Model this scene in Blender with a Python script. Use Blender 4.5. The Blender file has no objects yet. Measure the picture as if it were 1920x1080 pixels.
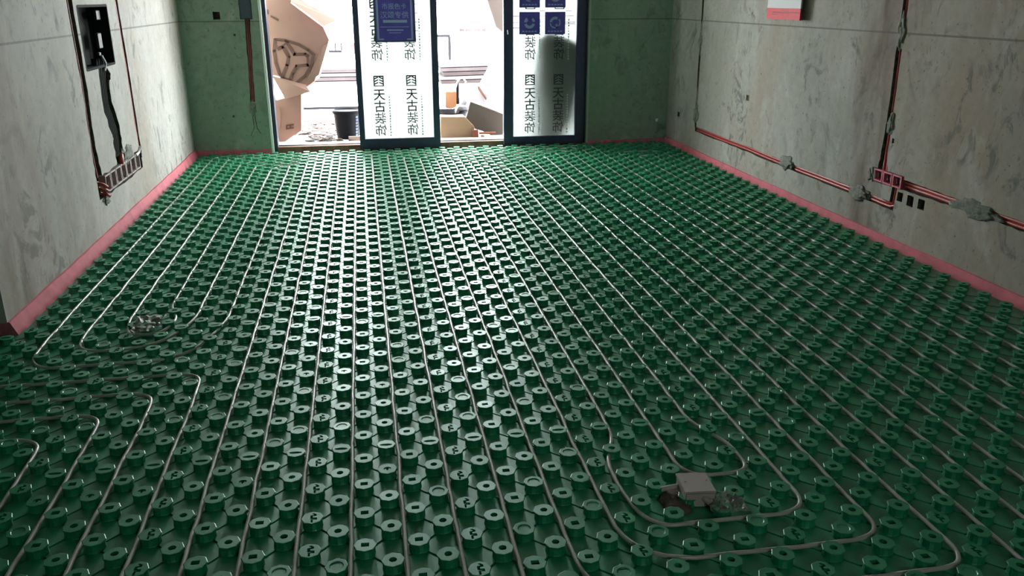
import bpy, bmesh, math, random
from mathutils import Vector, Matrix, noise
random.seed(7)
sc = bpy.context.scene
col = sc.collection
# ------------------------------------------------------------------ units
U = 0.08            # one stud column pitch in metres
RP = 2.1003         # stud row pitch in columns
TOP = 0.37          # stud height in columns
def P(c, y, z):     # columns -> metres, z measured from the stud tops
    return Vector((c*U, y*U, (z+TOP)*U))
# ------------------------------------------------------------------ camera
FPX = 1571.78
YAW, PIT, ROL = 0.171253, 0.332613, 0.002106
ca, sa, cb, sb, cc, sr = math.cos(YAW), math.sin(YAW), math.cos(PIT), math.sin(PIT), math.cos(ROL), math.sin(ROL)
fwd = Vector((sa*cb, ca*cb, -sb)); rt = Vector((ca, -sa, 0)); dn = fwd.cross(rt)
r2 = rt*cc + dn*sr; d2 = dn*cc - rt*sr
CAMC = Vector((0.91838, -26.79159, 19.11591))
cam = bpy.data.cameras.new('camera'); cam.sensor_width = 36; cam.lens = FPX*36/1920
cam.clip_start = 0.02; cam.clip_end = 300
co = bpy.data.objects.new('camera', cam); col.objects.link(co)
m3 = Matrix((r2, -d2, -fwd)).transposed()
co.matrix_world = Matrix.Translation(P(*CAMC)) @ m3.to_4x4()
sc.camera = co
# ------------------------------------------------------------------ light
w = bpy.data.worlds.new('overcast_sky'); sc.world = w; w.use_nodes = True
bg = w.node_tree.nodes['Background']; bg.inputs[0].default_value = (0.93, 0.98, 1.0, 1); bg.inputs[1].default_value = 31.0
def portal(name, c, sx, sz, rz):
    l = bpy.data.lights.new(name, 'AREA'); l.shape = 'RECTANGLE'; l.size = sx; l.size_y = sz
    l.cycles.is_portal = True
    o = bpy.data.objects.new(name, l); col.objects.link(o)
    o.location = c; o.rotation_euler = (math.radians(90), 0, rz)
portal('doorway_portal', P(10, 91.5, 15.2), 3.6, 2.5, math.pi)
portal('added_fill_window_portal', P(12, -41.5, 20), 0.36, 0.44, 0)  # for the unseen window added behind the camera as fill
sc.view_settings.view_transform = 'Standard'; sc.view_settings.look = 'None'
sc.view_settings.gamma = 1; sc.view_settings.exposure = 0.12
sc.cycles.use_denoising = True
sc.cycles.max_bounces = 8; sc.cycles.diffuse_bounces = 6; sc.cycles.glossy_bounces = 3
sc.cycles.sample_clamp_indirect = 8

# ------------------------------------------------------------------ materials
def mat(name, base, rough=0.6, spec=0.5, n=None, bump=0.0, scale=8, var=0.0, metallic=0.0):
    m = bpy.data.materials.new(name); m.use_nodes = True
    nt = m.node_tree; b = nt.nodes['Principled BSDF']
    b.inputs['Base Color'].default_value = (*base, 1); b.inputs['Roughness'].default_value = rough
    b.inputs['Specular IOR Level'].default_value = spec; b.inputs['Metallic'].default_value = metallic
    if var or bump:
        tc = nt.nodes.new('ShaderNodeTexCoord'); nz = nt.nodes.new('ShaderNodeTexNoise')
        nz.inputs['Scale'].default_value = scale; nz.inputs['Detail'].default_value = 5
        nt.links.new(tc.outputs['Object'], nz.inputs['Vector'])
        if var:
            r = nt.nodes.new('ShaderNodeValToRGB')
            r.color_ramp.elements[0].position = 0.3; r.color_ramp.elements[1].position = 0.7
            r.color_ramp.elements[0].color = (*[c*(1-var) for c in base], 1)
            r.color_ramp.elements[1].color = (*[min(1, c*(1+var)) for c in base], 1)
            nt.links.new(nz.outputs['Fac'], r.inputs[0]); nt.links.new(r.outputs[0], b.inputs['Base Color'])
        if bump:
            bp = nt.nodes.new('ShaderNodeBump'); bp.inputs['Strength'].default_value = bump; bp.inputs['Distance'].default_value = 0.01
            nt.links.new(nz.outputs['Fac'], bp.inputs['Height']); nt.links.new(bp.outputs[0], b.inputs['Normal'])
    return m

def concrete(name, lo, hi, joint_z=None, streak=(1, 1, 1), tint=None, spots=0.5, seed=0.0, stains=()):
    """board-marked bare concrete: broad blotches, dark trowel smears, small pits, a formwork joint"""
    m = bpy.data.materials.new(name); m.use_nodes = True
    nt = m.node_tree; N = nt.nodes.new; L = nt.links.new; b = nt.nodes['Principled BSDF']
    b.inputs['Roughness'].default_value = 0.75; b.inputs['Specular IOR Level'].default_value = 0.3
    tc = N('ShaderNodeTexCoord')
    off = N('ShaderNodeVectorMath'); off.operation = 'ADD'; off.inputs[1].default_value = (seed, seed*1.7, seed*0.3)
    L(tc.outputs['Object'], off.inputs[0])
    def nz(scale, det, sx=(1, 1, 1), dist=0.0, rough=0.55):
        mp = N('ShaderNodeMapping'); mp.inputs['Scale'].default_value = sx; L(off.outputs[0], mp.inputs['Vector'])
        n = N('ShaderNodeTexNoise'); n.inputs['Scale'].default_value = scale; n.inputs['Detail'].default_value = det
        n.inputs['Distortion'].default_value = dist; n.inputs['Roughness'].default_value = rough
        L(mp.outputs[0], n.inputs['Vector']); return n.outputs['Fac']
    def ramp(f, p0, p1, c0=(0, 0, 0), c1=(1, 1, 1)):
        r = N('ShaderNodeValToRGB'); e = r.color_ramp.elements
        e[0].position = p0; e[1].position = p1; e[0].color = (*c0, 1); e[1].color = (*c1, 1); L(f, r.inputs[0]); return r.outputs[0]
    def mix(fac, a, c, mode='MIX', f=1.0):
        x = N('ShaderNodeMix'); x.data_type = 'RGBA'; x.blend_type = mode
        if fac is None: x.inputs[0].default_value = f
        else: L(fac, x.inputs[0])
        for s, v in ((x.inputs[6], a), (x.inputs[7], c)):
            if isinstance(v, tuple): s.default_value = (*v, 1)
            else: L(v, s)
        return x.outputs[2]
    base = ramp(nz(0.9, 6, streak, 0.4), 0.32, 0.68, lo, hi)
    if tint: base = mix(ramp(nz(0.7, 3, (1, 1, 0.5), 0.2), 0.5, 0.72), base, tint)
    clus = ramp(nz(1.6, 3, (1, 1, 0.8), 0.6), 0.42, 0.60)
    def times(a, b_):
        x = N('ShaderNodeMath'); x.operation = 'MULTIPLY'; L(a, x.inputs[0]); L(b_, x.inputs[1]); return x.outputs[0]
    sm = ramp(nz(4.2, 6, (1, 1, 0.72), 1.6, 0.66), 0.54, 0.62, (0, 0, 0), (spots, spots, spots))
    sm2 = ramp(nz(11, 5, (1, 1, 0.5), 0.9, 0.6), 0.60, 0.68, (0, 0, 0), (spots*.9, spots*.9, spots*.9))
    sm = times(sm, clus); sm2 = times(sm2, clus)
    base = mix(sm, base, (0.12, 0.13, 0.115)); base = mix(sm2, base, (0.10, 0.105, 0.10))
    lt = ramp(nz(3.0, 5, (1, 1, 0.6), 0.8), 0.60, 0.74, (0, 0, 0), (0.35, 0.35, 0.35))
    base = mix(lt, base, (0.62, 0.62, 0.58))
    for y0, hw, amt, colr in stains:      # rust-brown runs at fixed places along the wall
        sx = N('ShaderNodeSeparateXYZ'); L(tc.outputs['Object'], sx.inputs[0])
        a = N('ShaderNodeMath'); a.operation = 'SUBTRACT'; L(sx.outputs[1], a.inputs[0]); a.inputs[1].default_value = y0
        c = N('ShaderNodeMath'); c.operation = 'ABSOLUTE'; L(a.outputs[0], c.inputs[0])
        mr = N('ShaderNodeMapRange'); L(c.outputs[0], mr.inputs[0]); mr.inputs[1].default_value = 0; mr.inputs[2].default_value = hw; mr.inputs[3].default_value = amt; mr.inputs[4].default_value = 0
        mm = N('ShaderNodeMath'); mm.operation = 'MULTIPLY'; L(mr.outputs[0], mm.inputs[0]); L(ramp(nz(2.2, 5, (1, 1.6, 0.35), 0.5), 0.38, 0.62), mm.inputs[1])
        base = mix(mm.outputs[0], base, colr)
    fine = ramp(nz(38, 4), 0.64, 0.70, (0, 0, 0), (0.55, 0.55, 0.55))
    base = mix(fine, base, (0.08, 0.08, 0.07))
    base = mix(None, base, ramp(nz(16, 6), 0.25, 0.75, (0.82, 0.82, 0.82), (1.0, 1.0, 1.0)), 'MULTIPLY')
    if joint_z is not None:
        sp = N('ShaderNodeSeparateXYZ'); L(tc.outputs['Object'], sp.inputs[0])
        a = N('ShaderNodeMath'); a.operation = 'SUBTRACT'; L(sp.outputs[2], a.inputs[0]); a.inputs[1].default_value = joint_z
        c = N('ShaderNodeMath'); c.operation = 'ABSOLUTE'; L(a.outputs[0], c.inputs[0])
        d = N('ShaderNodeMath'); d.operation = 'LESS_THAN'; L(c.outputs[0], d.inputs[0]); d.inputs[1].default_value = 0.006
        e = N('ShaderNodeMath'); e.operation = 'MULTIPLY'; L(d.outputs[0], e.inputs[0]); e.inputs[1].default_value = 0.6
        base = mix(e.outputs[0], base, (0.07, 0.07, 0.06))
    L(base, b.inputs['Base Color'])
    bp = N('ShaderNodeBump'); bp.inputs['Strength'].default_value = 0.25; bp.inputs['Distance'].default_value = 0.01
    L(nz(9, 8), bp.inputs['Height']); L(bp.outputs[0], b.inputs['Normal'])
    return m

JZ = (16.45+TOP)*U
M = dict(
 con_left=concrete('bare_concrete_left', (0.34, 0.32, 0.28), (0.60, 0.58, 0.53), JZ, (1, 1, 0.35), (0.40, 0.34, 0.27), 0.60, 3.1, ((28.5*U, 0.28, 0.75, (0.16, 0.12, 0.08)), (33*U, 0.25, 0.5, (0.24, 0.18, 0.12)), (44*U, 0.2, 0.4, (0.2, 0.17, 0.13)))),
 con_right=concrete('bare_concrete_right', (0.30, 0.29, 0.25), (0.46, 0.45, 0.40), JZ, (1, 1, 0.6), (0.34, 0.27, 0.21), 0.75, 11.3, ((39.0*U, 0.36, 0.95, (0.13, 0.085, 0.055)), (34.0*U, 0.2, 0.5, (0.2, 0.13, 0.09)))),
 con_far=concrete('concrete_far_green_bounce', (0.20, 0.28, 0.21), (0.31, 0.40, 0.32), JZ, (1, 1, 0.4), None, 0.45, 5.7),  # green bounce light from the floor mixed into the concrete colour
 con_ceil=concrete('pale_concrete_ceiling', (0.60, 0.60, 0.56), (0.74, 0.74, 0.70), None, (1, 1, 1), None, 0.3, 8.2),
 raw=mat('broken_concrete', (0.10, 0.085, 0.07), 0.9, 0.2, bump=0.8, scale=40, var=0.4),
 mortar=mat('grey_mortar', (0.20, 0.21, 0.18), 0.9, 0.2, bump=0.9, scale=35, var=0.25),
 green=mat('green_moulded_plastic', (0.002, 0.225, 0.092), 0.40, 1.0, var=0.15, scale=9),
 pipe=mat('grey_beige_plastic_pipe', (0.44, 0.42, 0.37), 0.30, 0.8),
 pink=mat('pink_foam_strip', (0.56, 0.15, 0.18), 0.8, 0.3, var=0.12, scale=12, bump=0.2),
 red=mat('red_plastic_conduit', (0.46, 0.065, 0.055), 0.4, 0.5, var=0.15, scale=14),
 dimred=mat('dark_red_conduit', (0.20, 0.055, 0.05), 0.6, 0.3, var=0.2, scale=14),  # darker and less glossy than the main conduit red
 redbox=mat('red_plastic_box', (0.55, 0.12, 0.16), 0.5, 0.5),
 boxin=mat('pale_box_lining', (0.30, 0.30, 0.40), 0.5, 0.5),
 whitebox=mat('off_white_plastic', (0.50, 0.43, 0.40), 0.5, 0.4, var=0.06, scale=5),
 black=mat('black_plastic', (0.010, 0.013, 0.012), 0.85, 0.15),
 darkmetal=mat('dark_grey_aluminium', (0.030, 0.036, 0.085), 0.42, 0.5, bump=0.03, scale=30, var=0.15),
 frameblue=mat('dark_grey_door_frame', (0.026, 0.028, 0.060), 0.4, 0.5),
 whitebead=mat('white_plastic_bead', (0.80, 0.84, 0.82), 0.5, 0.5),
 card=mat('brown_cardboard', (0.40, 0.215, 0.18), 0.85, 0.2, var=0.06, scale=3),
 cardin=mat('inner_cardboard', (0.36, 0.21, 0.17), 0.85, 0.2, var=0.06, scale=3),
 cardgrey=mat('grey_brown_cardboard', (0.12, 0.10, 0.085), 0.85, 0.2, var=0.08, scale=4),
 cardtan=mat('tan_cardboard', (0.36, 0.25, 0.16), 0.85, 0.2, var=0.06, scale=4),
 print_=mat('brown_print', (0.16, 0.08, 0.065), 0.8, 0.2),
 bucket=mat('black_bucket_plastic', (0.004, 0.005, 0.009), 0.7, 0.2),
 paper=mat('white_paper', (0.80, 0.78, 0.78), 0.7, 0.3),
 redprint=mat('red_print', (0.72, 0.09, 0.11), 0.6, 0.3, var=0.08, scale=20),
 pinkprint=mat('pale_pink_print', (0.85, 0.42, 0.40), 0.6, 0.3),
 blue=mat('blue_sticker', (0.095, 0.075, 0.42), 0.5, 0.4, var=0.15, scale=10),
 stickertext=mat('pale_blue_print', (0.35, 0.40, 0.62), 0.6, 0.3),
 filmtext=mat('grey_green_print', (0.05, 0.06, 0.06), 0.7, 0.2),
 filmfaint=mat('faint_grey_print', (0.42, 0.50, 0.47), 0.7, 0.2),
 ground=mat('dusty_yard_paving', (0.62, 0.60, 0.60), 0.9, 0.2, var=0.12, scale=1.2),
 sill=mat('pale_stone_sill', (0.62, 0.50, 0.42), 0.6, 0.4, var=0.1, scale=6),
 sillred=mat('red_brown_brick', (0.20, 0.10, 0.075), 0.9, 0.2, var=0.3, scale=14),
 wood=mat('weathered_board', (0.40, 0.33, 0.29), 0.85, 0.2, var=0.25, scale=6),
 woodred=mat('red_brown_board', (0.24, 0.09, 0.06), 0.7, 0.3, var=0.2, scale=9),
 whiteplastic=mat('white_sheeting', (0.80, 0.78, 0.84), 0.7, 0.3, var=0.05, scale=3),
 grey=mat('grey_steel', (0.22, 0.22, 0.24), 0.5, 0.5),
 orange=mat('orange_plastic', (0.62, 0.30, 0.16), 0.6, 0.4),
 cable=mat('white_cable', (0.75, 0.75, 0.72), 0.5, 0.4),
 plasticbag=mat('crumpled_clear_film', (0.42, 0.40, 0.36), 0.3, 0.6, bump=0.4, scale=50, var=0.3),
 yardwall=mat('pale_rendered_yard_wall', (0.72, 0.70, 0.68), 0.9, 0.2, var=0.06, scale=2),
)
M['green'].node_tree.nodes['Principled BSDF'].inputs['Specular Tint'].default_value = (0.74, 1.0, 0.90, 1)
M['green'].node_tree.nodes['Principled BSDF'].inputs['IOR'].default_value = 1.62
def film_mat():
    m = bpy.data.materials.new('milky_protective_film_on_glass'); m.use_nodes = True
    nt = m.node_tree; nt.nodes.clear(); N = nt.nodes.new; L = nt.links.new
    o = N('ShaderNodeOutputMaterial'); t = N('ShaderNodeBsdfTranslucent'); d = N('ShaderNodeBsdfDiffuse'); g = N('ShaderNodeBsdfGlossy')
    t.inputs[0].default_value = (0.150, 0.166, 0.160, 1); d.inputs[0].default_value = (0.30, 0.35, 0.335, 1)
    g.inputs['Roughness'].default_value = 0.15
    m1 = N('ShaderNodeMixShader'); m1.inputs[0].default_value = 0.35; L(t.outputs[0], m1.inputs[1]); L(d.outputs[0], m1.inputs[2])
    m2 = N('ShaderNodeMixShader'); m2.inputs[0].default_value = 0.04; L(m1.outputs[0], m2.inputs[1]); L(g.outputs[0], m2.inputs[2])
    L(m2.outputs[0], o.inputs[0]); return m
M['film'] = film_mat()
M['darkboard'] = mat('dark_weathered_board', (0.024, 0.018, 0.018), 0.9, 0.1, var=0.3, scale=1.5)
M['darkboard2'] = mat('grey_brown_board', (0.036, 0.029, 0.030), 0.9, 0.1, var=0.25, scale=1.5)
M['paleboard'] = mat('grey_board', (0.055, 0.048, 0.050), 0.9, 0.1, var=0.2, scale=1.5)
M['yardsteel'] = mat('dark_steel', (0.010, 0.010, 0.012), 0.9, 0.1)
M['yardbrick'] = mat('dark_red_brick', (0.045, 0.013, 0.016), 0.9, 0.1)
def bag_mat():
    m = M['plasticbag']; b = m.node_tree.nodes['Principled BSDF']; b.inputs['Alpha'].default_value = 0.5
bag_mat()

# ------------------------------------------------------------------ helpers
def link(name, bm, m, parent=None, smooth=False):
    me = bpy.data.meshes.new(name); bm.normal_update(); bm.to_mesh(me); bm.free()
    for x in (m if isinstance(m, (list, tuple)) else [m]): me.materials.append(x)
    if smooth: me.polygons.foreach_set('use_smooth', [True]*len(me.polygons))
    o = bpy.data.objects.new(name, me); col.objects.link(o)
    if parent is not None:
        o.parent = parent; o.matrix_parent_inverse = parent.matrix_basis.inverted()
    return o
def tag(o, label, cat, group=None):
    o['label'] = label; o['category'] = cat
    if group: o['group'] = group
    return o
def struct(o, label=None):
    o['kind'] = 'structure'
    if label: o['label'] = label
    return o
def empty(name, loc, label, cat, group=None):
    e = bpy.data.objects.new(name, None); e.location = loc; e.empty_display_size = 0.05; col.objects.link(e)
    return tag(e, label, cat, group)
def quad_bm(bm, pts, mi=0):
    f = bm.faces.new([bm.verts.new(p) for p in pts]); f.material_index = mi; return f
def hexa(bm, p8, mi=0):
    """p8: bottom ring of 4 then top ring of 4"""
    v = [bm.verts.new(p) for p in p8]
    fs = [(3, 2, 1, 0), (4, 5, 6, 7), (0, 1, 5, 4), (1, 2, 6, 5), (2, 3, 7, 6), (3, 0, 4, 7)]
    for f in fs:
        bm.faces.new([v[i] for i in f]).material_index = mi
def box(bm, x0, x1, y0, y1, z0, z1, mi=0):
    """axis box given in columns"""
    hexa(bm, [P(x0, y0, z0), P(x1, y0, z0), P(x1, y1, z0), P(x0, y1, z0), P(x0, y0, z1), P(x1, y0, z1), P(x1, y1, z1), P(x0, y1, z1)], mi)
def slab(bm, poly, n, t, mi=0):
    """thick sheet: polygon (world points) extruded by n*t"""
    a = [bm.verts.new(p) for p in poly]; b = [bm.verts.new(p + n*t) for p in poly]
    bm.faces.new(a).material_index = mi; bm.faces.new(list(reversed(b))).material_index = mi
    for i in range(len(a)):
        j = (i+1) % len(a); bm.faces.new((a[j], a[i], b[i], b[j])).material_index = mi
    bmesh.ops.recalc_face_normals(bm, faces=bm.faces)
def bevel(bm, w, seg=2):
    bmesh.ops.recalc_face_normals(bm, faces=bm.faces)
    bmesh.ops.bevel(bm, geom=list(bm.edges), offset=w, segments=seg, affect='EDGES', clamp_overlap=True)
def tube(bm, pts, r, n=10, closed=False, caps=True, mi=0):
    rings = []; k = len(pts); up = None
    for i, p in enumerate(pts):
        d = (pts[min(i+1, k-1)] - pts[max(i-1, 0)]).normalized()
        if up is None:
            up = Vector((0, 0, 1)) if abs(d.z) < 0.9 else Vector((1, 0, 0))
        s = d.cross(up).normalized(); up = s.cross(d).normalized()
        rr = r[i] if isinstance(r, list) else r
        rings.append([bm.verts.new(p + (s*math.cos(a) + up*math.sin(a))*rr) for a in (2*math.pi*j/n for j in range(n))])
    for a, b in zip(rings, rings[1:]):
        for j in range(n):
            bm.faces.new((a[j], a[(j+1) % n], b[(j+1) % n], b[j])).material_index = mi
    if caps:
        bm.faces.new(rings[0]); bm.faces.new(list(reversed(rings[-1])))
def fillet(pts, seg=8):
    """pts: (x, y, radius); returns a rounded polyline"""
    out = []
    for i, p in enumerate(pts):
        q = Vector(p[:2])
        if i in (0, len(pts)-1) or len(p) < 3 or p[2] <= 0:
            out.append(q); continue
        a = Vector(pts[i-1][:2]); c = Vector(pts[i+1][:2])
        u = (a-q); v = (c-q); R = min(p[2], u.length*0.5 if i > 1 else u.length*0.98, v.length*0.5 if i < len(pts)-2 else v.length*0.98)
        s = q + u.normalized()*R; e = q + v.normalized()*R
        for t in range(seg+1):
            t /= seg; out.append(s*(1-t)**2 + q*2*t*(1-t) + e*t*t)
    return out
def text_bm(s, size, mirror=False, thick=0.0004, offs=0.0):
    cu = bpy.data.curves.new('lettering', 'FONT'); cu.body = s; cu.size = size; cu.align_x = 'CENTER'; cu.align_y = 'CENTER'
    cu.extrude = thick; cu.offset = offs
    o = bpy.data.objects.new('lettering', cu); col.objects.link(o)
    dg = bpy.context.evaluated_depsgraph_get(); dg.update()
    me = bpy.data.meshes.new_from_object(o.evaluated_get(dg))
    bm = bmesh.new(); bm.from_mesh(me)
    bpy.data.objects.remove(o); bpy.data.curves.remove(cu); bpy.data.meshes.remove(me)
    if mirror:
        for v in bm.verts: v.co.x = -v.co.x
        bmesh.ops.reverse_faces(bm, faces=bm.faces)
    return bm
def merge(dst, src, mtx=None, mi=0):
    vm = {}
    for v in src.verts: vm[v] = dst.verts.new(mtx @ v.co if mtx else v.co)
    for f in src.faces:
        try:
            g = dst.faces.new([vm[v] for v in f.verts]); g.material_index = mi
        except ValueError: pass
    src.free()
FACE_CAM = Matrix(((1, 0, 0), (0, 0, -1), (0, 1, 0)))   # xy drawing -> standing up, facing -y
def facing(loc, rot=0.0):
    return Matrix.Translation(loc) @ FACE_CAM.to_4x4() @ Matrix.Rotation(rot, 4, 'Z')
def jag(a, b, n, amp, rnd):
    """broken edge between two 2-d points"""
    out = []
    for i in range(n):
        t = i/n; out.append((a[0]+(b[0]-a[0])*t + rnd.uniform(-amp, amp), a[1]+(b[1]-a[1])*t + rnd.uniform(-amp, amp)))
    return out

# ================================================================== SETTING
XL, XR, YF = -21.3, 43.2, 88.3
YB = -42.0; CEIL = 34.5; HX = -46.0; HY = 25.4
FL = -TOP            # base of the studs in column units
def wall_with_cuts(name, b, material, cutters, label):
    bm = bmesh.new(); box(bm, *b); bmesh.ops.recalc_face_normals(bm, faces=bm.faces)
    o = link(name, bm, [material, M['raw']])
    cut = bmesh.new()
    for poly, axis, depth, face in cutters:
        # poly is (y, z) in columns on an x-facing wall, or (x, z) on a y-facing wall
        sgn = 1 if depth > 0 else -1
        a = []; c = []
        for s, t in poly:
            if axis == 'x':
                a.append(P(face - sgn*0.3, s, t)); c.append(P(face + depth, s, t))
            else:
                a.append(P(s, face - sgn*0.3, t)); c.append(P(s, face + depth, t))
        va = [cut.verts.new(p) for p in a]; vc = [cut.verts.new(p) for p in c]
        cut.faces.new(va); cut.faces.new(list(reversed(vc)))
        for i in range(len(va)):
            j = (i+1) % len(va); cut.faces.new((va[j], va[i], vc[i], vc[j]))
    bmesh.ops.recalc_face_normals(cut, faces=cut.faces)
    for f in cut.faces: f.material_index = 1
    k = link('cutter', cut, [material, M['raw']])
    md = o.modifiers.new('cut', 'BOOLEAN'); md.operation = 'DIFFERENCE'; md.object = k; md.solver = 'EXACT'
    try: md.use_self = True
    except Exception: pass
    md.material_mode = 'TRANSFER' if hasattr(md, 'material_mode') else None
    dg = bpy.context.evaluated_depsgraph_get(); dg.update()
    me = bpy.data.meshes.new_from_object(o.evaluated_get(dg)); o.modifiers.clear()
    old = o.data; o.data = me; bpy.data.meshes.remove(old); bpy.data.objects.remove(k)
    return struct(o, label)
rnd = random.Random(3)
def rect(a0, a1, b0, b1, n=0, amp=0.0):
    pts = [(a0, b0), (a1, b0), (a1, b1), (a0, b1)]
    if not n: return pts
    out = []
    for i in range(4): 
        p, q = pts[i], pts[(i+1) % 4]
        L = math.hypot(q[0]-p[0], q[1]-p[1]); out += jag(p, q, max(1, int(L/n)), amp, rnd)
    return out
def strip(pts, widths, n=6, amp=0.05):
    """chase polygon along a (y,z) centreline; width measured across"""
    l, r = [], []
    dense = []
    for i in range(len(pts)-1):
        for k in range(n):
            t = k/n; dense.append((pts[i][0]*(1-t)+pts[i+1][0]*t, pts[i][1]*(1-t)+pts[i+1][1]*t, widths[i]*(1-t)+widths[i+1]*t))
    dense.append((*pts[-1], widths[-1]))
    for i, (a, b, wd) in enumerate(dense):
        p, q = dense[max(i-1, 0)], dense[min(i+1, len(dense)-1)]
        d = math.hypot(q[0]-p[0], q[1]-p[1]) or 1; nx, ny = -(q[1]-p[1])/d, (q[0]-p[0])/d
        wl, wr = wd/2 + rnd.uniform(-amp, amp), wd/2 + rnd.uniform(-amp, amp)
        l.append((a+nx*wl, b+ny*wl)); r.append((a-nx*wr, b-ny*wr))
    return l + r[::-1]
# --- left wall, with the distribution board recess, three chases and the socket row
left_cuts = [
 (rect(48.8, 57.4, 13.55, 18.66, 1.6, 0.08), 'x', -1.6, XL),
 (strip([(54.0, 13.8), (53.2, 12.6), (53.1, 10.2), (54.4, 7.8), (54.4, 5.8), (54.6, 5.0)], [3.6, 2.8, 2.5, 2.6, 2.6, 3.6], 5, 0.16), 'x', -0.9, XL),
 (strip([(46.9, 26), (47.2, 19), (47.5, 13), (47.2, 7.4), (47.6, 4.6)], [1.5, 1.4, 1.3, 1.2, 1.8], 6, 0.12), 'x', -0.55, XL),
 (strip([(60.6, 26), (60.8, 19), (61.3, 12.8), (61.6, 5.0), (61.4, 4.3)], [1.0, 1.0, 0.9, 0.85, 1.1], 6, 0.08), 'x', -0.5, XL),
 (rect(46.8, 61.8, 3.15, 5.0, 1.1, 0.10), 'x', -0.75, XL),
]
wall_with_cuts('wall_left', (XL-3, XL, HY, YF, -1.0, CEIL), M['con_left'], left_cuts, 'bare concrete left wall with chased grooves')
# --- right wall
right_cuts = [
 (strip([(77.7, 26), (77.7, 19), (77.6, 8.5), (77.4, 3.2)], [0.55, 0.55, 0.5, 0.5], 8, 0.06), 'x', 0.5, XR),
 (strip([(77.5, 3.0), (61.5, 3.0), (52.6, 2.9), (39.7, 2.92), (34.2, 2.86)], [0.6, 0.62, 0.6, 0.6, 0.62], 10, 0.05), 'x', 0.45, XR),
 (strip([(34.4, 2.6), (34.2, 4.6)], [0.7, 0.7], 4, 0.04), 'x', 0.45, XR),
 (strip([(33.7, 4.9), (27.3, 4.87), (19.9, 4.84), (4, 4.8), (-14, 4.8)], [0.8, 0.66, 0.62, 0.62, 0.62], 12, 0.05), 'x', 0.45, XR),
 (strip([(36.3, 26), (36.3, 19), (36.3, 14.9), (36.2, 9.5), (36.3, 6.6), (36.2, 5.3)], [0.75, 0.75, 0.75, 0.72, 0.9, 1.6], 6, 0.05), 'x', 0.6, XR),
 (rect(33.2, 37.4, 4.42, 5.55, 0.8, 0.05), 'x', 0.75, XR),
 (rect(33.05, 33.75, 3.5, 4.25, 0.4, 0.03), 'x', 0.45, XR),
 (rect(31.65, 32.45, 3.4, 4.25, 0.4, 0.03), 'x', 0.45, XR),
 (rect(30.25, 31.05, 3.5, 4.30, 0.4, 0.03), 'x', 0.45, XR),
 (rect(83.3, 84.1, 3.8, 4.4, 0, 0), 'x', 0.3, XR),
 (rect(62.5, 63.2, 8.3, 8.9, 0.3, 0.08), 'x', 0.1, XR),
 (rect(35.2, 35.5, 7.9, 8.3, 0.2, 0.05), 'x', 0.15, XR),
]
# deduce nothing is coplanar: the cutters overlap freely, the solver joins them
wall_with_cuts('wall_right', (XR, XR+3, YB, YF, -1.0, CEIL), M['con_right'], right_cuts, 'bare concrete right wall with conduit chases')
# --- far wall: two piers and a lintel
OX0, OX1, DH = -11.2, 31.4, 30.8
far_cuts = [
 (rect(-17.1, -16.25, 16.68, 17.6), 'y', 0.9, YF),
 (strip([(-13.0, 16.9), (-13.15, 12), (-13.35, 6.5)], [0.62, 0.6, 0.55], 6, 0.04), 'y', 0.5, YF),
 (rect(-13.85, -12.35, 16.7, 24.5), 'y', 1.2, YF),
 (rect(-14.85, -14.6, 14.7, 14.95, 0.2, 0.03), 'y', 0.3, YF),
 (rect(-16.05, -15.8, 4.55, 4.8, 0.2, 0.03), 'y', 0.3, YF),
 (strip([(-13.3, 5.0), (-13.1, 3.0), (-12.75, 2.4)], [0.09, 0.09, 0.09], 5, 0.02), 'y', 0.12, YF),
 (strip([(-13.55, 4.9), (-13.45, 3.2), (-14.0, 2.1)], [0.08, 0.08, 0.08], 5, 0.02), 'y', 0.12, YF),
]
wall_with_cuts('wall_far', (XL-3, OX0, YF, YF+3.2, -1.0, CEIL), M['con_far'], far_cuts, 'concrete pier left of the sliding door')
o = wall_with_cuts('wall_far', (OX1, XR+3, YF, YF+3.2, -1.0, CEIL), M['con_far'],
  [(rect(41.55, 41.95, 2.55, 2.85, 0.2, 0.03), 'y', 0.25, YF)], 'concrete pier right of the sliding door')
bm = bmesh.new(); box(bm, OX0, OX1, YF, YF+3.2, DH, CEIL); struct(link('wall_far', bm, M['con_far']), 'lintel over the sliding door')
# --- hall wall, back wall with an unseen window added for fill light, ceiling, slab
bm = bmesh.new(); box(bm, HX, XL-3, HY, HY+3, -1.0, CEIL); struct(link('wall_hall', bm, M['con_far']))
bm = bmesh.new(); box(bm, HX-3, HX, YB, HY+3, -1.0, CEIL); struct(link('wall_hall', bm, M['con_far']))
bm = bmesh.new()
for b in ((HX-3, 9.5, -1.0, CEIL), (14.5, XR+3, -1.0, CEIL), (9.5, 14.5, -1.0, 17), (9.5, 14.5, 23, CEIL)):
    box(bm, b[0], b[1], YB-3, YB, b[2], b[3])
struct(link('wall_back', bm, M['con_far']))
bm = bmesh.new()
for b in ((9.5, 9.9, 17, 23), (14.1, 14.5, 17, 23), (9.9, 14.1, 17, 17.4), (9.9, 14.1, 22.6, 23)):
    box(bm, b[0], b[1], YB-1.2, YB-0.4, b[2], b[3])
struct(link('window_added_fill', bm, M['frameblue']))  # frame of the added window, there only for the fill light
bm = bmesh.new(); box(bm, HX-3, XR+3, YB-3, YF+3.2, CEIL, CEIL+2); struct(link('ceiling', bm, M['con_ceil']))
bm = bmesh.new(); box(bm, HX-3, XR+3, YB-3, YF+3.2, -3.0, FL-0.35); struct(link('floor', bm, M['con_ceil']))
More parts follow.
